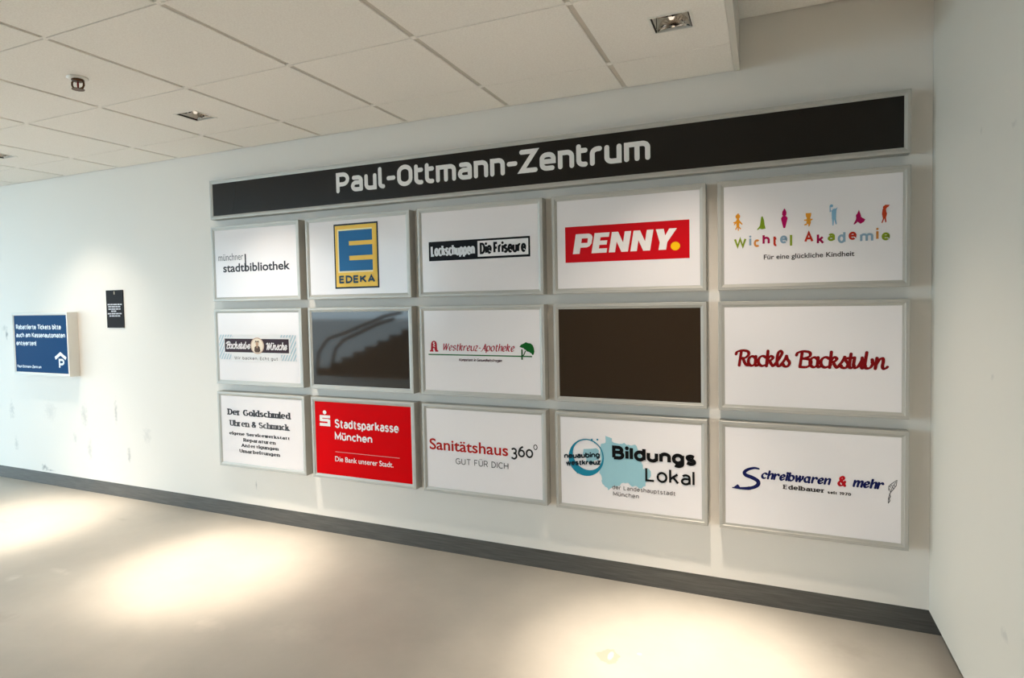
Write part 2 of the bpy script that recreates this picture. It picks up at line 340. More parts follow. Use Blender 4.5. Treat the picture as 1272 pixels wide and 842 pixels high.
# ------------------------------------------------------------------ lettering: a skeleton alphabet drawn with a pen
E_ = lambda cx, cy, rx, ry, a0, a1: ('e', cx, cy, rx, ry, a0, a1)
S_ = lambda *p: ('s', list(p))
def DOT(x, y): return ('dot', x, y)
G = {
 'a': [[E_(1.8,3.5,1.6,1.5,150,0),(3.4,0)], [(3.4,2.9),(1.8,2.9),E_(1.6,1.45,1.6,1.45,90,275),E_(1.6,1.6,1.8,1.6,275,345)]],
 'b': [[(0,7.3),(0,0)], [E_(1.9,2.5,1.9,2.5,0,360)]],
 'c': [[E_(2,2.5,2,2.5,48,312)]],
 'd': [[(3.8,7.3),(3.8,0)], [E_(1.9,2.5,1.9,2.5,0,360)]],
 'e': [[(.1,2.6),(3.9,2.6),E_(2,2.5,1.95,2.5,0,312)]],
 'f': [[E_(2.3,5.9,1.3,1.4,75,180),(1,0)], [(0,4.9),(2.4,4.9)]],
 'g': [[E_(1.9,2.5,1.9,2.5,0,360)], [(3.8,5),(3.8,-.3),E_(2,-.3,1.8,1.7,0,-140)]],
 'h': [[(0,7.3),(0,0)], [(0,2.6),E_(1.8,3.2,1.8,1.8,180,0),(3.6,0)]],
 'i': [[(0,5),(0,0)], [DOT(0,6.9)]],
 'k': [[(0,7.3),(0,0)], [(3.3,5),(.2,2.2)], [(1.3,3.2),(3.6,0)]],
 'l': [[(0,7.3),(0,0)]],
 'm': [[(0,5),(0,0)], [(0,2.8),E_(1.5,3.5,1.5,1.5,180,0),(3,0)], [(3,2.8),E_(4.5,3.5,1.5,1.5,180,0),(6,0)]],
 'n': [[(0,5),(0,0)], [(0,2.6),E_(1.8,3.2,1.8,1.8,180,0),(3.6,0)]],
 'o': [[E_(2,2.5,2,2.5,0,360)]],
 'p': [[(0,5),(0,-2)], [E_(1.9,2.5,1.9,2.5,0,360)]],
 'r': [[(0,5),(0,0)], [(0,2.8),E_(1.8,3.2,1.8,1.8,180,70)]],
 's': [[S_((3.0,4.2),(1.7,5),(.4,4.4),(.5,3.2),(1.7,2.55),(3.0,1.9),(3.0,.7),(1.6,0),(.1,.8))]],
 't': [[(.9,6.5),(.9,1.3),E_(2.2,1.3,1.3,1.3,180,285)], [(-.1,4.9),(2.5,4.9)]],
 'u': [[(0,5),(0,1.8),E_(1.8,1.8,1.8,1.8,180,360),(3.6,2.4)], [(3.6,5),(3.6,0)]],
 'v': [[(0,5),(1.8,0),(3.6,5)]],
 'w': [[(0,5),(1.4,0),(2.8,5),(4.2,0),(5.6,5)]],
 'z': [[(.1,5),(3.3,5),(.1,0),(3.4,0)]],
 'A': [[(0,0),(2.5,7),(5,0)], [(.85,2.4),(4.15,2.4)]],
 'B': [[(0,0),(0,7),(2.1,7),E_(2.1,5.35,1.6,1.65,90,-90),(0,3.7)], [(2.1,3.7),E_(2.3,1.85,1.85,1.85,90,-90),(0,0)]],
 'C': [[E_(2.8,3.5,2.8,3.5,48,312)]],
 'D': [[(0,0),(0,7),(1.6,7),E_(1.6,3.5,3.0,3.5,90,-90),(0,0)]],
 'E': [[(3.6,7),(0,7),(0,0),(3.6,0)], [(0,3.6),(3.3,3.6)]],
 'F': [[(3.5,7),(0,7),(0,0)], [(0,3.5),(3.1,3.5)]],
 'G': [[E_(2.9,3.5,2.9,3.5,48,325),(5.5,1.2),(5.5,3.2),(3.3,3.2)]],
 'H': [[(0,7),(0,0)], [(4.6,7),(4.6,0)], [(0,3.6),(4.6,3.6)]],
 'I': [[(0,7),(0,0)]],
 'K': [[(0,7),(0,0)], [(4.2,7),(.2,3)], [(1.5,4.2),(4.5,0)]],
 'L': [[(0,7),(0,0),(3.6,0)]],
 'M': [[(0,0),(0,7),(2.8,1.4),(5.6,7),(5.6,0)]],
 'N': [[(0,0),(0,7),(4.6,0),(4.6,7)]],
 'O': [[E_(2.9,3.5,2.9,3.5,0,360)]],
 'P': [[(0,0),(0,7),(2.2,7),E_(2.2,5.0,1.9,2.0,90,-90),(0,3.0)]],
 'R': [[(0,0),(0,7),(2.2,7),E_(2.2,5.2,1.8,1.8,90,-90),(0,3.4)], [(2.0,3.4),(4.3,0)]],
 'S': [[S_((4.0,5.9),(2.3,7),(.5,6.2),(.5,4.5),(2.2,3.6),(4.0,2.7),(4.1,.9),(2.2,0),(.1,1.1))]],
 'T': [[(0,7),(4.8,7)], [(2.4,7),(2.4,0)]],
 'U': [[(0,7),(0,2.3),E_(2.3,2.3,2.3,2.3,180,360),(4.6,7)]],
 'V': [[(0,7),(2.5,0),(5,7)]],
 'W': [[(0,7),(1.9,0),(3.7,7),(5.5,0),(7.4,7)]],
 'Y': [[(0,7),(2.4,3.2),(4.8,7)], [(2.4,3.2),(2.4,0)]],
 'Z': [[(.1,7),(4.5,7),(.1,0),(4.6,0)]],
 '0': [[E_(2,3.5,2,3.5,0,360)]], '1': [[(0,5.6),(1.6,7),(1.6,0)]],
 '3': [[S_((.3,6.3),(1.8,7),(3.4,6.2),(3.2,4.4),(1.6,3.8))], [S_((1.6,3.8),(3.4,3.2),(3.7,1.4),(2.2,0),(.1,.7))]],
 '6': [[S_((3.2,6.8),(1.2,5.4),(.1,3.0))], [E_(2,2.1,1.95,2.1,0,360)]],
 '7': [[(0,7),(3.8,7),(1.2,0)]], '9': [[E_(2,4.9,1.95,2.1,0,360)], [S_((3.9,4.4),(3,1.6),(.9,.1))]],
 '&': [[S_((5.0,.1),(3.2,2.2),(1.2,4.6),(1.2,6.2),(2.4,7),(3.5,6.0),(2.9,4.6),(1.0,3.2),(.1,1.7),(1.0,.2),(2.6,0),(4.0,1.2),(4.8,3.2))]],
 '-': [[(0,2.8),(2.2,2.8)]], '.': [[DOT(0,.1)]], '!': [[(0,7.3),(0,2)], [DOT(0,.1)]], '|': [[(0,7.5),(0,-1.5)]],
}
for a, b2 in (('ä','a'),('ö','o'),('ü','u')):
    G[a] = G[b2]+[[DOT(.8,6.9)], [DOT(2.9,6.9)]]
G['Ü'] = G['U']+[[DOT(1.3,8.6)], [DOT(3.3,8.6)]]
# joined brush hand
SCR = dict(G)
SCR.update({
 'a': [[E_(1.7,2.4,1.7,2.4,50,410)], [(3.3,4.8),(3.2,1.2),S_((3.2,1.2),(3.5,.2),(4.3,.2),(5.0,1.2))]],
 'c': [[E_(1.9,2.5,1.9,2.5,50,290),S_((2.6,.2),(3.6,.6),(4.2,1.4))]],
 'k': [[(.5,7.6),(.2,0)], [S_((.3,3.0),(1.7,5.0),(2.9,4.3),(1.9,2.9),(.5,2.6))], [S_((1.5,2.7),(2.4,.9),(3.2,.1),(4.4,1.0))]],
 'l': [[S_((-.6,.9),(1.2,3.6),(2.4,6.6),(1.5,7.7),(.6,6.2),(.4,2.4),(.9,.3),(1.9,.2),(2.8,1.3))]],
 's': [[S_((-.6,.9),(.8,3.0),(1.7,5.3))], [S_((1.7,5.2),(2.2,3.6),(3.2,1.9),(2.4,.1),(.9,.2),(.5,1.0))]],
 't': [[(1.1,6.8),(.7,1.4),S_((.7,1.4),(1.0,.2),(1.9,.2),(2.8,1.3))], [(-.3,4.7),(2.5,5.0)]],
 'u': [[(.3,5),(0,1.6),S_((0,1.6),(.6,.2),(1.8,.7),(3.0,3.2))], [(3.3,5),(3.1,1.2),S_((3.1,1.2),(3.5,.1),(4.3,.3),(4.9,1.2))]],
 'b': [[(.6,7.6),(.1,1.5),S_((.1,1.5),(.8,.1),(2.3,.4),(3.2,2.2),(2.9,4.2))], [S_((3.0,3.0),(3.9,2.2),(4.8,2.6))]],
 'n': [[(.5,5),(.1,0)], [S_((.2,1.6),(1.5,4.3),(2.7,4.9),(3.0,3.4),(2.8,1.2),(3.3,.1),(4.2,.3),(4.8,1.0))]],
 'e': [[S_((-.2,1.6),(2.2,2.4),(3.0,4.0),(2.0,5.0),(.6,4.0),(.3,1.8),(1.2,.1),(2.6,.3),(3.7,1.5))]],
 'h': [[(.6,7.6),(.1,0)], [S_((.2,2),(1.5,4.6),(2.7,4.6),(2.7,1.2),(3.2,.1),(4.2,.8))]],
 'R': [[(1.5,7.2),(.9,0)], [S_((-.9,5.7),(-.3,7.0),(2.0,7.7),(4.5,7.2),(4.9,5.6),(3.6,4.1),(1.3,3.5))], [S_((2.4,3.7),(3.4,1.4),(4.3,.3),(5.4,.2))]],
 'B': [[(1.5,7.2),(.9,0)], [S_((-.9,5.7),(-.3,7.0),(2.0,7.7),(4.6,7.2),(4.7,5.3),(2.0,4.1))], [S_((2.0,4.1),(4.9,3.6),(5.4,1.6),(3.8,0),(.9,0))]],
 'W': [[S_((-.8,6),(.4,7),(1,6),(1.4,0))], [(1.4,0),(3.6,7)], [(3.6,7),(4,0)], [S_((4,0),(5.6,3.5),(7,7.2))]],
})
# upright-italic hand: one-storey a, unjoined
ITA = dict(G)
ITA.update({
 'a': [[E_(1.8,2.5,1.8,2.5,30,390)], [(3.6,5),(3.5,.8),S_((3.5,.8),(3.8,0),(4.4,.4))]],
 'e': [[S_((.3,2.2),(2.4,2.7),(3.1,3.9),(2.1,5),(.6,4.1),(.1,2),(1,.1),(2.5,.2),(3.4,1.1))]],
 'h': [[(.1,7.4),(0,0)], [S_((0,2),(1.2,4.3),(2.5,5),(3.3,4.2),(3.3,0))]],
 'n': [[(0,5),(0,0)], [S_((0,2),(1.2,4.3),(2.5,5),(3.3,4.2),(3.3,0))]],
 'm': [[(0,5),(0,0)], [S_((0,2),(1.1,4.4),(2.2,5),(2.9,4.2),(2.9,0))], [S_((2.9,2),(4,4.4),(5.1,5),(5.8,4.2),(5.8,0))]],
 'r': [[(0,5),(0,0)], [S_((0,2.2),(1.1,4.4),(2.4,5),(3,4.3))]],
 'k': [[(0,7.4),(0,0)], [S_((.1,2.5),(1.6,4.9),(2.8,4.6),(1.8,3),(.4,2.5))], [S_((1.3,2.7),(2.4,.6),(3.8,.1))]],
 'W': [[(0,7),(1.4,0)], [(1.4,0),(3.7,7)], [(3.2,7),(4.5,0)], [(4.5,0),(6.8,7)]],
 'A': [[S_((-1,-.6),(1,1),(3.4,7.2))], [(3.2,7),(4.4,0)], [(1.3,2.5),(4,2.5)]],
 'z': [[(.1,5),(3,5)], [(3,5),(.1,0)], [(.1,0),(3.2,0)]],
 'w': [[(0,5),(.8,0)], [(.8,0),(2.8,5)], [(2.8,5),(3.4,0)], [S_((3.4,0),(5,2.6),(5.2,5))]],
})
def flatten(stroke):
    out = []
    for e in stroke:
        if e[0] == 'e':
            _, cx, cy, rx, ry, a0, a1 = e; n = max(4, int(abs(a1-a0)/14))
            pts = [(cx+rx*math.cos(math.radians(a0+(a1-a0)*i/n)), cy+ry*math.sin(math.radians(a0+(a1-a0)*i/n))) for i in range(n+1)]
        elif e[0] == 's':
            P = e[1]; P = [P[0]]+P+[P[-1]]; pts = []
            for i in range(1, len(P)-2):
                p0, p1, p2, p3 = [Vector(q) for q in P[i-1:i+3]]
                for k in range(6):
                    s = k/6
                    pts.append(tuple(.5*((2*p1)+(p2-p0)*s+(2*p0-5*p1+4*p2-p3)*s*s+(3*p1-p0-3*p2+p3)*s**3)))
            pts.append(tuple(P[-1]))
        else: pts = [e]
        for p in pts:
            if not out or (abs(out[-1][0]-p[0])+abs(out[-1][1]-p[1])) > 1e-4: out.append(tuple(p))
    return out

class Ink:
    """flat printed shapes on one plane of a sign; (u,v) are metres along the wall and up"""
    def __init__(s, ox, oz, y, col): s.bm = bmesh.new(); s.bm_y = y; s.k = 0; s.o = (ox, oz); s.col = col
    def v(s, p): return s.bm.verts.new((p[0]-s.o[0], s.bm_y-(s.k % 37)*.000016, p[1]-s.o[1]))   # the ink of each stroke lies a hair over the last
    def poly(s, pts):
        s.k += 1
        try: s.bm.faces.new([s.v(p) for p in pts])
        except ValueError: pass
        return s
    def rect(s, u0, u1, v0, v1): return s.poly([(u0,v0),(u1,v0),(u1,v1),(u0,v1)])
    def ellipse(s, c, ru, rv, n=28, a0=0): return s.poly([(c[0]+ru*math.cos(2*math.pi*i/n+a0), c[1]+rv*math.sin(2*math.pi*i/n+a0)) for i in range(n)])
    def ribbon(s, pts, hw, cap='butt'):
        """pts in metres; hw(dir)->half width, or a list of half widths"""
        P = [Vector(p) for p in pts]; n = len(P)
        if n < 2: return s
        closed = (P[0]-P[-1]).length < 1e-6 and n > 3
        L, Rr = [], []
        for i in range(n):
            a = (P[i]-P[i-1]) if i else ((P[0]-P[-2]) if closed else None)
            b = (P[i+1]-P[i]) if i < n-1 else ((P[1]-P[0]) if closed else None)
            a = b if a is None else a; b = a if b is None else b
            a = a.normalized(); b = b.normalized(); tn = a+b
            tn = tn.normalized() if tn.length > 1e-6 else a
            nr = Vector((-tn.y, tn.x)); k = 1/max(.42, abs(nr.dot(Vector((-a.y, a.x)))))
            h = (hw[i] if isinstance(hw, list) else hw(tn))*k
            L.append(P[i]+nr*h); Rr.append(P[i]-nr*h)
        for i in range(n-1): s.poly([L[i], L[i+1], Rr[i+1], Rr[i]])
        if cap == 'round' and not closed:
            for e in (0, -1):
                h = (L[e]-Rr[e]).length/2
                s.ellipse(P[e], h, h, 14)
        return s
    def write(s, txt, uL, uR, v0, vtop, wt, font=G, top=7.0, gap=1.9, space=3.2, slant=0.0, thin=1.0, nib=0.0, cap='butt', serif=False, dot=None, rise=0.0, rows=None):
        """fit a line of text between uL and uR, with its baseline on v0 and its capitals (or top units) reaching vtop; wt = pen width in metres"""
        X = 0.0; gl = []
        for ch in txt:
            if ch == ' ': X += space; continue
            st = font[ch]; fl = [(q[0] if q[0][0] == 'dot' else flatten(q)) for q in st]
            xs_ = [p[0] for f in fl if not isinstance(f, tuple) for p in f]+[f[1] for f in fl if isinstance(f, tuple)]
            if ch in '.!|': lo, hi = min(xs_), max(xs_)
            else: lo, hi = max(min(xs_), -.4), max(xs_)
            gl.append((X-lo, fl)); X += hi-lo+gap
        X -= gap
        hw = wt/2; sy = (vtop-v0-wt)/top
        sh = slant*(vtop-v0)
        sx = (uR-uL-wt-sh)/X
        def T(px, py):
            u = uL+hw+px*sx; vv = v0+hw+py*sy; u += slant*(vv-v0)
            return Vector((u, vv+rise*(u-uL)))
        def pen(d):
            if thin >= 1: return hw
            return hw*(thin+(1-thin)*abs(d.x*math.sin(nib)-d.y*math.cos(nib)))
        dr = dot or wt*.58
        for gx, fl in gl:
            for f in fl:
                if isinstance(f, tuple):
                    c = T(gx+f[1], f[2]); s.ellipse(c, dr, dr, 12); continue
                pieces = [f]
                if thin < 1:                                   # break a contrast pen at sharp corners
                    pieces = []; cur = [f[0]]
                    for i in range(1, len(f)):
                        cur.append(f[i])
                        if i < len(f)-1:
                            a = Vector(f[i])-Vector(f[i-1]); b = Vector(f[i+1])-Vector(f[i])
                            if a.angle(b) > .75: pieces.append(cur); cur = [f[i]]
                    pieces.append(cur)
                for pc in pieces:
                    pts = [T(gx+p[0], p[1]) for p in pc]
                    s.ribbon(pts, pen, cap)
                    if serif:
                        for e, nb in ((0, 1), (-1, -2)):
                            yy = pc[e][1]
                            if min(abs(yy-q) for q in (0, 5, 7, 7.3, -2)) < .05:
                                d = Vector(pc[e])-Vector(pc[nb]); 
                                if abs(d.y) > .8*d.length:
                                    c = pts[e]; a = wt*serif; hh = wt*.26
                                    l_, r2 = (a, a*.55) if yy in (5, 7.3) else (a, a)
                                    s.rect(c.x-l_, c.x+r2, c.y-hh, c.y+hh)
        return s
    def done(s, name, parent, label=None):
        bm = s.bm
        for f in bm.faces:
            f.normal_update()
            if f.normal.y > 0: f.normal_flip()
        me = bpy.data.meshes.new(name); bm.to_mesh(me); bm.free(); me.materials.append(ink(*s.col))
        o = bpy.data.objects.new(name, me); COL.objects.link(o); o.parent = parent
        if label: o['label'] = label
        return o
def outline_text(txt, bold=0.0, shear=0.0):
    """outlines of the built-in sans face as polygons in em units, with its cap height"""
    c = bpy.data.curves.new('t', 'FONT'); c.body = txt; c.offset = bold; c.shear = shear; c.resolution_u = 5
    o = bpy.data.objects.new('t', c); COL.objects.link(o); bpy.context.view_layer.update()
    dg = bpy.context.evaluated_depsgraph_get(); ev = o.evaluated_get(dg); me = ev.to_mesh()
    V = [tuple(v.co[:2]) for v in me.vertices]; F = [tuple(p.vertices) for p in me.polygons]
    ev.to_mesh_clear(); bpy.data.objects.remove(o); bpy.data.curves.remove(c)
    return V, F
_cap = max(v[1] for v in outline_text('H')[0])
def sans(I, txt, uL, uR, v0, vtop, bold=0.0, shear=0.0, rise=0.0):
    V, F = outline_text(txt, bold, shear)
    x0, x1 = min(v[0] for v in V), max(v[0] for v in V); sx = (uR-uL)/(x1-x0); sy = (vtop-v0)/(_cap+bold)
    vs = [I.v((uL+(x-x0)*sx, v0+y*sy+rise*(x-x0)*sx)) for x, y in V]
    for f in F:
        try: I.bm.faces.new([vs[i] for i in f])
        except ValueError: pass
    return I

# ------------------------------------------------------------------ framed signs on the wall
DEP, LIP, REC = .0605, .0265, .0045
def frame_bm(x0, x1, z0, z1, dep, lip, rec, ox, oz):
    bm = bmesh.new()
    prof = [(0, 0), (0, -dep+.0015), (.0015, -dep), (lip*.56, -dep), (lip*.62, -dep+.0018), (lip, -dep+rec), (lip, 0)]
    rings = []
    for o, y in prof:
        rings.append([bm.verts.new((x-ox, y-.0003 if y else -.0003, z-oz)) for x, z in ((x0+o, z0+o), (x1-o, z0+o), (x1-o, z1-o), (x0+o, z1-o))])
    for a, b in zip(rings, rings[1:]+rings[:1]):
        for i in range(4):
            j = (i+1) % 4; bm.faces.new((a[i], a[j], b[j], b[i]))
    return bm
class Sign:
    def __init__(s, name, label, x0, x1, z0, z1, face, dep=DEP, lip=LIP, rec=REC, frame=None, group='silver-framed tenant signs on the white wall', cat='sign'):
        s.ox, s.oz = (x0+x1)/2, z0; s.dep, s.rec = dep, rec
        s.e = thing(name, label, cat, (s.ox, 0, s.oz), group)
        obj('frame', frame_bm(x0, x1, z0, z1, dep, lip, rec, s.ox, s.oz), frame or M['alu'], s.e)
        bm = bmesh.new(); box(bm, x0+lip+.0004-s.ox, x1-lip-.0004-s.ox, -dep+rec+.0004, -.01, z0+lip+.0004-s.oz, z1-lip-.0004-s.oz)
        obj('sign_face', bm, face, s.e)
    def ink(s, col, layer=1): return Ink(s.ox, s.oz, -s.dep+s.rec+.0004-.0007*layer, col)

XL = [-3.4003, -2.5985, -1.7958, -.9943, -.1915]; XR = [-2.6505, -1.8455, -1.0448, -.2432, .5578]
ZT = [1.9857, 1.4345, .8778]; ZB = [1.4863, .9300, .3709]
BLK = (38, 36, 38)
def tenant(c, r, label, face=None):
    return Sign('framed_sign', label, XL[c], XR[c], ZB[r], ZT[r], face or M['face'])

# name banner
S = Sign('name_banner', 'long black banner sign with large white rounded lettering above all the framed signs', -3.3985, .5572, 2.0350, 2.2941, M['banner'], lip=.0235, group=None)
I = S.ink((236, 234, 232))
BF = dict(G)
BF.update({'a': [[(.5,5),(2.2,5),E_(2.2,3.6,1.4,1.4,90,0),(3.6,0)], [(3.6,2.9),(1.45,2.9),E_(1.45,1.45,1.45,1.45,90,270),(3.6,0)]],
 'u': [[(0,5),(0,1.5),E_(1.5,1.5,1.5,1.5,180,270),(3.6,0),(3.6,5)]],
 'n': [[(0,0),(0,5),(2.1,5),E_(2.1,3.5,1.5,1.5,90,0),(3.6,0)]],
 'm': [[(0,0),(0,5),(4.5,5),E_(4.5,3.5,1.5,1.5,90,0),(6,0)], [(3,5),(3,0)]],
 'r': [[(0,0),(0,3.4),E_(1.6,3.4,1.6,1.6,180,90),(2.2,5)]],
 'e': [[(0,2.5),(3.7,2.5),(3.7,3.3),E_(2.2,3.4,1.5,1.6,0,90),(1.6,5),E_(1.6,3.4,1.6,1.6,90,180),(0,1.6),E_(1.6,1.6,1.6,1.6,180,270),(3.3,0)]],
 't': [[(0,6.5),(0,1.5),E_(1.5,1.5,1.5,1.5,180,270),(2.0,0)], [(0,5),(2.0,5)]],
 'l': [[(0,7.3),(0,1.3),E_(1.3,1.3,1.3,1.3,180,270)]],
 'O': [[(4.6,4.7),E_(2.3,4.7,2.3,2.3,0,180),(0,2.3),E_(2.3,2.3,2.3,2.3,180,360),(4.6,4.7)]],
 '-': [[(0,3.1),(2.1,3.1)]], 'P': [[(0,0),(0,7),(2.2,7),E_(2.2,4.9,2.1,2.1,90,-90),(0,2.8)]]})
I.write('Paul-Ottmann-Zentrum', -2.3535, -.494, 2.1215, 2.2425, .0245, BF, gap=2.15, cap='round'); I.done('lettering', S.e)

# ---- column 1
S = tenant(0, 0, 'white framed sign with small grey and black lowercase lettering split by an upright bar')
I = S.ink((120, 124, 130)); sans(I, 'münchner', -3.344, -3.122, 1.7575, 1.8035, .004); I.done('lettering', S.e)
I = S.ink((52, 54, 62)); I.rect(-3.110, -3.098, 1.687, 1.794); I.done('divider_bar', S.e)
I = S.ink((52, 54, 62)); sans(I, 'stadtbibliothek', -3.3045, -2.732, 1.6815, 1.7355, .020); I.done('lettering', S.e)
S = tenant(0, 1, 'white framed sign with dark brown banner, oval portrait and pale blue diagonal stripes')
I = S.ink((176, 200, 212))
def clip(poly, ax, lim, sg):
    out = []
    for i, p in enumerate(poly):
        q = poly[(i+1) % len(poly)]; a, b = sg*(p[ax]-lim), sg*(q[ax]-lim)
        if a >= 0: out.append(p)
        if (a >= 0) != (b >= 0): t = a/(a-b); out.append((p[0]+(q[0]-p[0])*t, p[1]+(q[1]-p[1])*t))
    return out
for i in range(36):
    u = -3.47+i*.023
    q = clip(clip([(u, 1.0975), (u+.0115, 1.0975), (u+.1055, 1.2630), (u+.094, 1.2630)], 0, -3.367, 1), 0, -2.704, -1)
    if len(q) > 2: I.poly(q)
I.done('stripes', S.e)
I = S.ink((232, 232, 234), 2); I.rect(-3.322, -2.752, 1.136, 1.247); I.rect(-3.26, -2.83, 1.088, 1.137); I.rect(-3.24,-2.83,1.246,1.268); I.done('border', S.e)
I = S.ink((52, 28, 36), 3); I.rect(-3.3155, -2.762, 1.147, 1.237); I.done('band', S.e)
I = S.ink((236, 230, 230), 4); I.write('Backstube', -3.309, -3.078, 1.168, 1.217, .0075, SCR, gap=-.1, slant=.25, cap='round', top=7.3); I.done('lettering', S.e)
I = S.ink((236, 230, 230), 4); I.write('Wünsche', -2.958, -2.766, 1.165, 1.215, .0075, SCR, gap=.2, slant=.25, cap='round', top=7.3); I.done('lettering', S.e)
I = S.ink((205, 178, 160), 5); I.ellipse((-3.026, 1.1925), .058, .054); I.done('portrait_oval', S.e)
I = S.ink((240, 226, 208), 6); I.ellipse((-3.026, 1.1925), .050, .047); I.done('portrait_ground', S.e)
I = S.ink((84, 62, 50), 7); I.poly([(-3.052,1.158),(-3.048,1.183),(-3.034,1.192),(-3.018,1.192),(-3.004,1.184),(-2.999,1.158),(-3.012,1.149),(-3.04,1.149)])
I.poly([(-3.045,1.208),(-3.040,1.226),(-3.026,1.222),(-3.012,1.226),(-3.008,1.208),(-3.013,1.216),(-3.026,1.214),(-3.039,1.216)]); I.done('portrait_figure', S.e)
I = S.ink((196, 160, 132), 8); I.ellipse((-3.026, 1.204), .012, .015, 16); I.rect(-3.03, -3.022, 1.176, 1.192); I.done('portrait_face', S.e)
I = S.ink((120, 118, 122), 3); I.write('Wir backen. Echt gut', -3.233, -2.856, 1.098, 1.1195, .0035, gap=2.6); I.done('lettering', S.e)
S = tenant(0, 2, 'white framed sign with six centred lines of dark serif lettering')
SER = dict(thin=.32, nib=0.0, serif=.85)
for txt, a, b, v0, vt, wt, c in (('Der Goldschmied', -3.314, -2.771, .7185, .7675, .0145, (58,60,66)), ('Uhren & Schmuck', -3.299, -2.783, .6445, .6905, .0125, (72,74,80)),
        ('eigene Servicewerkstatt', -3.3065, -2.780, .586, .611, .009, (70,70,74)), ('Reparaturen', -3.1825, -2.902, .546, .5735, .009, (66,66,70)), ('Anfertigungen', -3.2015, -2.879, .509, .5355, .009, (66,66,70)), ('Umarbeitungen', -3.221, -2.869, .470, .497, .009, (66,66,70))):
    I = S.ink(c); I.write(txt, a, b, v0, vt, wt, gap=2.3 if wt > .0095 else 2.6, **dict(SER, serif=.85 if wt > .0095 else .65)); I.done('lettering', S.e)

# ---- column 2
S = tenant(1, 0, 'white framed sign with tall yellow and blue emblem of one big letter')
I = S.ink((32, 48, 66)); I.rect(-2.3835, -2.0635, 1.5475, 1.9360); I.done('emblem_border', S.e)
I = S.ink((250, 208, 96), 2); I.rect(-2.3735, -2.0735, 1.5575, 1.9260); I.done('emblem_ground', S.e)
I = S.ink((252, 238, 190), 3); I.rect(-2.3565, -2.1005, 1.6435, 1.9035); I.done('emblem_outline', S.e)
I = S.ink((40, 110, 164), 4)
I.poly([(-2.3465,1.6525),(-2.3465,1.8945),(-2.271,1.8945),(-2.271,1.6525)])
for a, b in ((1.6525, 1.7155), (1.7425, 1.8045), (1.8300, 1.8945)): I.rect(-2.271, -2.1035, a, b)
I.done('letter', S.e)
I = S.ink((250, 208, 96), 5)
for a, b in ((1.7155, 1.7425), (1.8045, 1.8300)): I.rect(-2.271, -2.0815, a, b)
I.rect(-2.1035, -2.0815, 1.6435, 1.9035); I.done('letter_gap', S.e)
I = S.ink((34, 70, 96), 5); I.write('EDEKA', -2.3505, -2.0905, 1.5795, 1.6255, .0105, gap=2.2); I.done('lettering', S.e)
S = tenant(1, 1, 'blank black glossy panel in silver frame, second column beside the oval-portrait sign', M['black'])
S = tenant(1, 2, 'red framed sign with white lettering and white dotted emblem', M['red'])
W_ = (244, 240, 240)
I = S.ink(W_); I.ellipse((-2.4965, .7845), .0135, .0125, 20)
u0, u1 = -2.5365, -2.4555
I.ribbon([(u1-.004,.7575),(u0+.018,.7575),(u0+.0105,.752),(u0+.0105,.742),(u0+.018,.7355),(u1-.018,.7355),(u1-.0105,.729),(u1-.0105,.716),(u1-.018,.7085),(u0+.002,.7085)], lambda d: .0085)
I.rect(u0+.001, u1, .749, .766); I.rect(u0, u1-.006, .6985, .7165); I.rect(u0+.001, u0+.020, .728, .766); I.rect(u1-.020, u1, .6985, .742); I.done('logo', S.e)
I = S.ink(W_); I.write('Stadtsparkasse', -2.421, -1.957, .692, .7475, .0098, gap=2.0); I.done('lettering', S.e)
I = S.ink(W_); I.write('München', -2.4235, -2.146, .6165, .6655, .0098, gap=2.0); I.done('lettering', S.e)
I = S.ink((226, 160, 160)); I.rect(-2.4225, -1.957, .5420, .5452); I.done('divider_line', S.e)
I = S.ink(W_); sans(I, 'Die Bank unserer Stadt.', -2.426, -2.002, .4845, .5155, .008); I.done('lettering', S.e)

# ---- column 3
S = tenant(2, 0, 'white framed sign with narrow strip half black and half white, condensed lettering')
I = S.ink((16, 16, 20)); I.rect(-1.7250, -1.1165, 1.6865, 1.7942); I.done('strip', S.e)
I = S.ink((238, 236, 238), 2); I.rect(-1.4205, -1.1265, 1.6985, 1.7835); I.done('strip_ground', S.e)
I = S.ink((228, 232, 238), 3); I.write('Lockschuppen', -1.7115, -1.4365, 1.7115, 1.7735, .0125, gap=2.2); I.done('lettering', S.e)
I = S.ink((16, 16, 20), 3); I.write('Die Friseure', -1.4075, -1.1375, 1.7115, 1.7735, .0125, gap=2.2, space=2.4); I.done('lettering', S.e)
S = tenant(2, 1, 'white framed sign with thin red italic lettering, green underline and small green tree')
R_ = (176, 24, 44)
I = S.ink(R_)
I.poly([(-1.735,1.176),(-1.735,1.1835),(-1.7285,1.1855),(-1.7255,1.222),(-1.7195,1.2335),(-1.707,1.2385),(-1.694,1.234),(-1.689,1.222),(-1.6865,1.1855),(-1.680,1.1835),(-1.680,1.176),(-1.7005,1.176),(-1.7005,1.1835),(-1.7035,1.1845),(-1.704,1.195),(-1.713,1.195),(-1.714,1.1845),(-1.711,1.1835),(-1.711,1.176)]); I.done('logo', S.e)
I = S.ink((222, 214, 216), 2); I.ribbon([(-1.712,1.2225),(-1.703,1.2165),(-1.711,1.2085),(-1.701,1.203)], lambda d: .0023); I.ellipse((-1.7075,1.2265), .0055, .004, 12); I.done('logo_inlay', S.e)
I = S.ink((178, 56, 72)); I.write('Westkreuz-Apotheke', -1.656, -1.209, 1.1815, 1.2265, .0072, ITA, gap=1.5, slant=.22, thin=.3, nib=.55, cap='butt'); I.done('lettering', S.e)
I = S.ink((52, 110, 62)); I.rect(-1.744, -1.117, 1.1565, 1.1632); I.done('underline', S.e)
I = S.ink((18, 92, 34), 2)
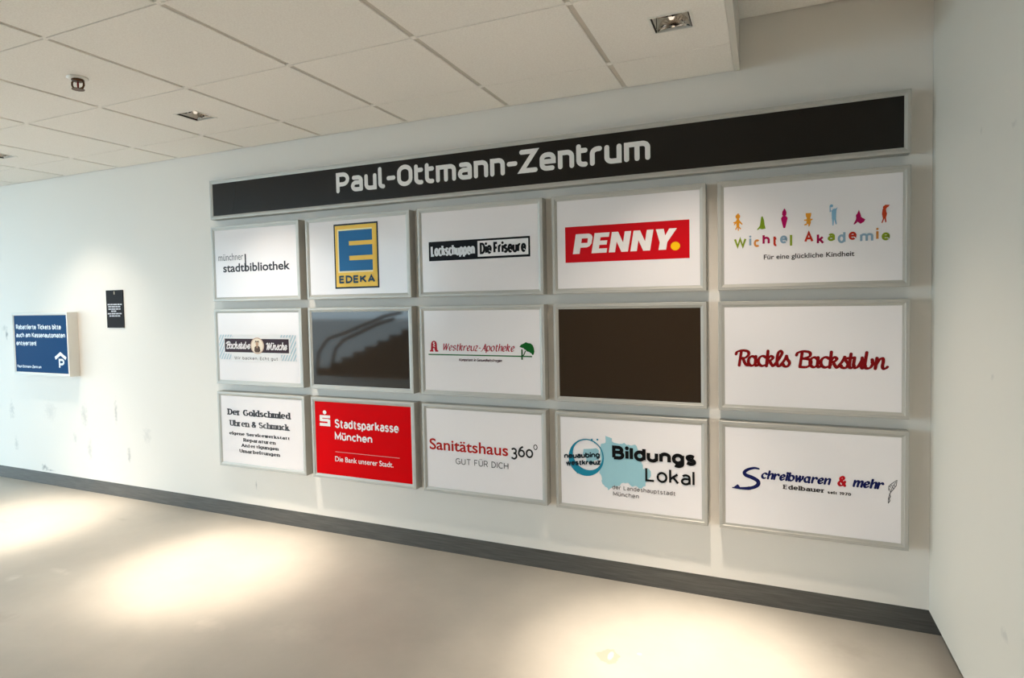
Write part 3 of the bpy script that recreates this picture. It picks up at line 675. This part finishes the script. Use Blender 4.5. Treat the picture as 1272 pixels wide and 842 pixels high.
cr = [(-1.187,1.2105),(-1.178,1.2225),(-1.164,1.228),(-1.150,1.236),(-1.139,1.231),(-1.124,1.2295),(-1.112,1.220),(-1.106,1.205),(-1.103,1.187),(-1.107,1.171),(-1.114,1.168),(-1.121,1.1765),(-1.133,1.184),(-1.146,1.1865),(-1.151,1.194),(-1.160,1.198),(-1.166,1.2045),(-1.176,1.206)]
I.poly(cr); I.done('tree_crown', S.e)
I = S.ink((30, 84, 40), 2); I.ribbon([(-1.1735,1.197),(-1.1738,1.1415)], lambda d: .0042); I.ribbon([(-1.1735,1.158),(-1.162,1.170),(-1.153,1.190)], lambda d: .0028); I.done('tree_trunk', S.e)
I = S.ink((96, 70, 78)); I.write('Kompetent in Gesundheitsfragen', -1.551, -1.289, 1.1255, 1.142, .003, ITA, gap=1.8, slant=.2); I.done('lettering', S.e)
S = tenant(2, 2, 'white framed sign with red lettering followed by black numerals and small ring')
I = S.ink((178, 30, 26)); sans(I, 'Sanitätshaus', -1.752, -1.265, .617, .6785, .016); I.done('lettering', S.e)
I = S.ink((44, 42, 44))
V3 = dict(G); V3['3'] = [[tuple([e[0]]+[[(x, y-2.0) for x, y in e[1]]]) for e in st] for st in G['3']]; V3['0'] = [[E_(2,2.5,2.1,2.5,0,360)]]
I.write('360', -1.2505, -1.1205, .6165, .681, .0095, V3, gap=1.7)
I.ribbon([(-1.1075+.0095*math.cos(a*math.pi/9), .6775+.0125*math.sin(a*math.pi/9)) for a in range(19)], lambda d: .0022); I.done('numerals', S.e)
I = S.ink((104, 104, 106)); I.write('GUT FÜR DICH', -1.5865, -1.265, .5435, .5785, .0045, gap=2.0); I.done('lettering', S.e)

# ---- column 4
S = tenant(3, 0, 'white framed sign with red rectangle, heavy slanted white capitals and yellow dot')
I = S.ink((200, 14, 26)); I.poly([(-.925,1.6445),(-.317,1.6425),(-.317,1.8235),(-.925,1.8255)]); I.done('logo_ground', S.e)
I = S.ink((238, 232, 230), 2)
PEN = {'P': (6.4, [[(0,0),(0,10),(2.6,10),(2.6,0)],[(2.6,10),(5.0,10),(5.0,7.7),(2.6,7.7)],[(2.6,5.4),(5.0,5.4),(5.0,3.1),(2.6,3.1)],[(5.0,10),(6.0,9.4),(6.6,8.2),(6.6,4.9),(6.0,3.7),(5.0,3.1),(5.0,5.4),(4.9,7.7)],]),
 'E': (5.7, [[(0,0),(0,10),(2.5,10),(2.5,0)],[(2.5,0),(5.6,0),(5.6,2.2),(2.5,2.2)],[(2.5,4.0),(5.2,4.0),(5.2,6.1),(2.5,6.1)],[(2.5,7.8),(5.6,7.8),(5.6,10),(2.5,10)]]),
 'N': (7.1, [[(0,0),(0,10),(2.3,10),(2.3,0)],[(4.7,0),(4.7,10),(7.0,10),(7.0,0)],[(2.3,10),(4.7,4.6),(4.7,0),(4.6,0),(2.3,5.2)]]),
 'Y': (6.8, [[(0,10),(2.7,10),(3.6,6.8),(4.7,3.6),(4.7,0),(2.1,0),(2.1,3.6)],[(3.6,6.8),(4.6,10),(7.2,10),(4.7,3.6)]])}
X = 0; sh_ = .17; k_ = (-.3735+.8855-sh_*.1)/(sum(PEN[c][0]+.75 for c in 'PENNY')-.35)
for c in 'PENNY':
    for p in PEN[c][1]: I.poly([(-.8855+(X+x)*k_+sh_*y*.00995, 1.687+y*.00995) for x, y in p])
    X += PEN[c][0]+.75
I.done('lettering', S.e)
I = S.ink((246, 190, 22), 2); I.ellipse((-.3815, 1.7020), .0215, .0205, 28); I.done('dot', S.e)
S = tenant(3, 1, 'blank black glossy panel in silver frame, fourth column below the red rectangle sign', M['black'])
S = tenant(3, 2, 'white framed sign with pale blue map shape, teal brush ring and big black lettering')
I = S.ink((152, 196, 208))
sp_ = [(-.7308,.7665),(-.699,.7561),(-.6963,.739),(-.662,.7301),(-.6391,.7376),(-.63,.732),(-.61,.729),(-.5827,.7335),(-.5717,.7144),(-.5554,.6817),(-.5502,.6423),(-.545,.6144),(-.53,.620),(-.5118,.6119),(-.5066,.5841),(-.518,.57),(-.516,.56),(-.529,.5534),(-.5348,.53),(-.5628,.5156),(-.575,.524),(-.5964,.5205),(-.618,.538),(-.6416,.5359),(-.66,.521),(-.6762,.5149),(-.70,.509),(-.7171,.49),(-.7285,.5034),(-.7488,.5188),(-.7541,.5592),(-.765,.575),(-.756,.6351),(-.76,.68),(-.7547,.7228),(-.7313,.7305)]
fine_ = []
rr = random.Random(3)
for i, p in enumerate(sp_):
    q = sp_[(i+1) % len(sp_)]; fine_.append(p)
    for k in (1, 2): fine_.append((p[0]+(q[0]-p[0])*k/3+rr.uniform(-.0035, .0035), p[1]+(q[1]-p[1])*k/3+rr.uniform(-.0035, .0035)))
I.poly(fine_)
I.poly([(-.845,.69),(-.80,.695),(-.778,.70),(-.765,.69),(-.77,.66),(-.765,.64),(-.79,.635),(-.80,.622),(-.835,.625),(-.83,.64),(-.85,.66)])
I.done('map_shape', S.e)
I = S.ink((34, 132, 160), 2)
ring, hwid = [], []
for k in range(61):
    a = math.radians(100+360*k/60); ring.append((-.8285+.0845*math.cos(a), .6545+.0865*math.sin(a)))
    q = (math.cos(a-math.radians(238))+1)/2; hwid.append(.0028+.0155*q**2.2)
I.ribbon(ring[:60]+[ring[0]], hwid)
for c, r in (((-.801,.742),.0045), ((-.772,.744),.005), ((-.787,.727),.003), ((-.862,.561),.005), ((-.873,.573),.006), ((-.842,.556),.003), ((-.88,.563),.003)): I.ellipse(c, r, r, 10)
I.done('brush_ring', S.e)
I = S.ink((28, 44, 52), 3); I.write('neuaubing', -.949, -.7605, .6325, .6625, .0068, gap=1.75, rise=.11, top=7.3); I.done('lettering', S.e)
I = S.ink((28, 44, 52), 3); I.write('westkreuz', -.940, -.757, .5965, .6255, .0068, gap=1.75, rise=.11, top=7.3); I.done('lettering', S.e)
I = S.ink((14, 14, 16), 3); I.write('Bildungs', -.6975, -.2945, .6515, .7215, .0172, gap=2.0); I.done('lettering', S.e)
I = S.ink((18, 18, 20), 3); I.write('Lokal', -.5345, -.302, .5555, .6265, .0104, gap=1.75); I.done('lettering', S.e)
I = S.ink((120, 116, 118), 3); I.write('der Landeshauptstadt', -.699, -.3905, .4985, .5205, .0034, gap=2.1); I.done('lettering', S.e)
I = S.ink((120, 116, 118), 3); I.write('München', -.695, -.566, .465, .487, .0034, gap=2.1); I.done('lettering', S.e)

# ---- column 5
S = tenant(4, 0, 'white framed sign with bouncing multicoloured letters under a row of little coloured figures')
CW = {'g': (132,150,40), 'b': (140,166,186), 'o': (214,140,70), 'm': (160,18,74), 'r': (184,52,36), 'gr': (120,130,44)}
for ch, a, b, v0, vt, c in [('W',-.1221,-.069,1.6803,1.7229,'g'),('i',-.0572,-.0491,1.6876,1.7317,'b'),('c',-.0386,-.0143,1.6785,1.713,'o'),('h',-.0022,.0276,1.6879,1.7347,'m'),('t',.0378,.0588,1.6783,1.7261,'r'),('e',.0689,.0992,1.689,1.7242,'b'),('l',.1092,.1175,1.6776,1.7249,'g'),('A',.1654,.2013,1.688,1.7349,'r'),('k',.2143,.2433,1.6781,1.7247,'m'),('a',.2561,.2836,1.6891,1.7221,'g'),('d',.2942,.3235,1.678,1.7288,'b'),('e',.3349,.3649,1.6894,1.7245,'r'),('m',.3772,.4261,1.6782,1.7148,'b'),('i',.4361,.4446,1.689,1.7346,'o'),('e',.4557,.4856,1.6808,1.7141,'g')]:
    I = S.ink(CW[c]); wt = .0090
    if ch in 'il':
        m_ = (a+b)/2; h = vt-v0
        I.rect(m_-wt/2, m_+wt/2, v0, vt if ch == 'l' else v0+h*.70)
        if ch == 'i': I.ellipse((m_, vt-.0045), .0048, .0048, 12)
    else: I.write(ch, a, b, v0, vt, wt, top={'c':5,'e':5,'a':5,'m':5,'t':6.5,'h':7.3,'k':7.3,'d':7.3}.get(ch, 7.0))
    I.done('letter', S.e)
def figure(u0, u1, v1, v0, col, polys, heads=()):
    I = S.ink(col); w_, h_ = u1-u0, v1-v0
    for p in polys: I.poly([(u0+x*w_, v0+y*h_) for x, y in p])
    for x, y, r in heads: I.ellipse((u0+x*w_, v0+y*h_), r*h_, r*h_, 14)
    I.done('little_figure', S.e)
figure(-.1249,-.0851,1.8354,1.7568,(226,150,44), [[(.36,.2),(.32,.55),(.42,.74),(.6,.74),(.68,.55),(.62,.2)],[(.32,.55),(0,.5),(.02,.44),(.3,.47)],[(.36,.62),(.06,.36),(.12,.32),(.42,.5)],[(.66,.6),(1,.38),(.95,.32),(.6,.48)],[(.36,.24),(.2,.08),(.3,.05),(.5,.24)],[(.46,.24),(.5,0),(.6,0),(.6,.24)],[(.58,.26),(.85,.12),(.8,.06),(.55,.18)],[(.4,.7),(.42,.98),(.6,1),(.62,.7)]], [(.5,.82,.13)])
figure(-.0254,.0106,1.8156,1.7557,(124,150,36), [[(.3,.1),(.42,.6),(.5,.95),(.66,1),(.82,.7),(.9,.3),(1,.06),(.6,.02)],[(.36,.3),(0,.02),(.1,-.02),(.45,.14)]])
figure(.072,.1009,1.8431,1.7562,(176,16,92), [[(.5,0),(.36,.02),(.08,.42),(.06,.52),(.28,.62),(.72,.62),(.96,.52),(.92,.42),(.64,.02)],[(.2,.82),(.5,1),(.6,.98),(.82,.8),(.7,.66),(.3,.66)]], [(.5,.72,.105)])
figure(.1644,.1981,1.8159,1.7559,(222,150,48), [[(.2,1),(.85,1),(.82,.78),(.7,.62),(.36,.62),(.22,.78)],[(.32,.64),(.74,.64),(.8,.3),(.66,.06),(.55,0),(.5,.2),(.28,.22)],[(.3,.56),(0,.54),(.02,.46),(.34,.44)],[(.72,.56),(1,.58),(1,.5),(.74,.42)],[(.3,.26),(.02,.2),(.04,.12),(.4,.14)]])
figure(.2612,.294,1.8465,1.7556,(132,176,204), [[(.32,.3),(.3,.68),(.45,.78),(.72,.8),(.86,.7),(.8,.3)],[(.34,.32),(.4,0),(.52,0),(.6,.32)],[(.56,.32),(.78,.04),(.9,.06),(.8,.34)],[(.34,.72),(.08,.62),(.06,.94),(.14,.94),(.2,.7),(.36,.64)],[(.75,.78),(1,.86),(.84,.7)]], [(.28,.93,.07)])
figure(.3527,.3964,1.8156,1.7559,(168,16,84), [[(.2,.5),(.46,1),(.6,.7),(.5,.5)],[(.18,.2),(.24,.5),(.5,.66),(.72,.44),(1,.3),(.9,.14),(.6,0),(.4,.12)],[(.2,.3),(0,0),(.1,-.02),(.32,.12)]], [(.42,.58,.16)])
figure(.4526,.4842,1.8294,1.7535,(192,66,34), [[(.3,.92),(.5,1),(1,.98),(.85,.88),(.6,.82),(.32,.78)],[(.2,.78),(.56,.84),(.62,.6),(.7,.5),(.56,.24),(.24,.24),(.12,.5)],[(.26,.28),(.06,.02),(.18,0),(.42,.26)],[(.4,.28),(.5,.02),(.64,.06),(.58,.28)]], [(.46,.86,.10)])
I = S.ink((52, 46, 46)); sans(I, 'Für eine glückliche Kindheit', .003, .357, 1.6215, 1.6425, .013); I.done('lettering', S.e)
S = tenant(4, 1, 'white framed sign with only dark red brush script, right end of the middle row')
RW_ = .0138
I = S.ink((128, 14, 18)); I.write('Rackls', -.1215, .117, 1.133, 1.2125, RW_, SCR, gap=-.45, slant=.06, thin=.6, nib=.5, cap='round', top=7.3); I.done('lettering', S.e)
I = S.ink((128, 14, 18)); I.write('Backstubn', .1285, .490, 1.133, 1.2125, RW_, SCR, gap=-.45, slant=.06, thin=.6, nib=.5, cap='round', top=7.3); I.done('lettering', S.e)
S = tenant(4, 2, 'white framed sign with dark blue handwriting, red ampersand and tiny quill')
N_ = (24, 30, 84)
I = S.ink(N_)
sw = flatten([S_((-.0205,.666),(-.040,.668),(-.066,.659),(-.0815,.645),(-.076,.632),(-.052,.624),(-.0285,.612),(-.0225,.598),(-.034,.583),(-.060,.572),(-.095,.568),(-.1325,.5675))])
n_ = len(sw); I.ribbon(sw, [(.0025+.0062*min(1, math.sin(math.pi*(.06+.86*i/n_))**1.0)) if i < n_*.80 else .0062*(1-(i-n_*.80)/(n_*.20))+.0022 for i in range(n_)], 'round')
I.poly([(-.1345,.5645),(-.112,.585),(-.108,.5835),(-.100,.5715),(-.108,.566)])
I.write('chreibwaren', -.0155, .276, .6195, .664, .0108, ITA, gap=1.85, slant=.22, thin=.42, nib=.6, cap='round', top=7.3); I.done('lettering', S.e)
I = S.ink((190, 24, 36)); I.write('&', .2925, .3335, .6185, .669, .0115, ITA, slant=.12, thin=.5, nib=.4, cap='round'); I.done('ampersand', S.e)
I = S.ink(N_); I.write('mehr', .350, .4745, .621, .6665, .0108, ITA, gap=1.85, slant=.22, thin=.42, nib=.6, cap='round', top=7.3); I.done('lettering', S.e)
I = S.ink((62, 58, 58)); I.write('Edelbauer', .0805, .247, .5825, .6055, .0062, gap=2.4, thin=.55, serif=.8); I.done('lettering', S.e)
I = S.ink((62, 58, 58)); I.write('seit 1970', .2565, .347, .5815, .5955, .0038, gap=2.6, thin=.7, serif=.8); I.done('lettering', S.e)
I = S.ink((74, 74, 80))
I.ribbon([(.5155,.668),(.513,.645),(.503,.628),(.494,.616),(.4855,.624),(.486,.640),(.497,.652),(.508,.662),(.5155,.668)], lambda d: .0011)
I.ribbon([(.512,.660),(.500,.640),(.493,.618)], lambda d: .0009)
for a, b in (((.487,.640),(.494,.636)), ((.490,.646),(.499,.643)), ((.503,.630),(.499,.640)), ((.509,.640),(.504,.647)), ((.4865,.629),(.492,.626))): I.ribbon([a, b], lambda d: .0012)
I.ribbon([(.494,.616),(.489,.606),(.4925,.596),(.487,.586),(.4905,.578),(.4845,.566)], lambda d: .0014); I.ribbon([(.489,.606),(.485,.590),(.4845,.566)], lambda d: .0009); I.done('quill', S.e)

# ------------------------------------------------------------------ parking sign and notice at the left
S = Sign('parking_sign', 'blue framed parking ticket sign with white lettering and roofed letter P at far left', -5.668, -4.944, .925, 1.4295, M['blue'], dep=.08, lip=.022, rec=.006, frame=M['white_box'], group=None)
I = S.ink((222, 232, 242))
for txt, a, b, v0, vt in (('Rabattierte Tickets bitte', -5.6225, -5.034, 1.294, 1.3345), ('auch am Kassenautomaten', -5.6255, -4.987, 1.229, 1.2690), ('entwerten!', -5.628, -5.361, 1.163, 1.203)):
    I = S.ink((222, 232, 242)); I.write(txt, a, b, v0, vt, .0088, gap=1.9); I.done('lettering', S.e)
I = S.ink((214, 226, 238)); I.write('Paul-Ottmann-Zentrum', -5.630, -5.309, .980, 1.004, .0058, gap=1.9); I.done('lettering', S.e)
I = S.ink((236, 242, 248)); I.ribbon([(-5.126,1.066),(-5.0575,1.104),(-4.990,1.066)], lambda d: .0125); I.done('roof_symbol', S.e)
I = S.ink((236, 242, 248)); I.write('P', -5.082, -5.013, .9855, 1.064, .0165); I.done('letter', S.e)
t_ = thing('wall_notice', 'small upright dark notice with white lines hung between blue sign and framed signs', 'notice', (-4.4885, 0, 1.3055))
bm = bmesh.new(); box(bm, -.0955, .0955, -.006, -.0003, 0, .284); bmesh.ops.bevel(bm, geom=bm.edges[:], offset=.001, segments=1); obj('plate', bm, M['notice'], t_)
I = Ink(-4.4885, 1.3055, -.0066, (196, 198, 206))
for a, b, v in ((-4.5682,-4.4068,1.4816),(-4.561,-4.417,1.465),(-4.5604,-4.4227,1.4472),(-4.53,-4.462,1.4309),(-4.5713,-4.4079,1.4123),(-4.553,-4.4299,1.3949)):
    u = a
    while u < b-.006:
        L = rr.uniform(.018, .05); e = min(u+L, b); I.rect(u, e, v-.0046, v+.0046); u = e+.005
I.done('lettering', t_)
I = Ink(-4.4885, 1.3055, -.0066, (168, 160, 140)); I.rect(-4.493, -4.483, 1.558, 1.580); I.done('hanging_tab', t_)
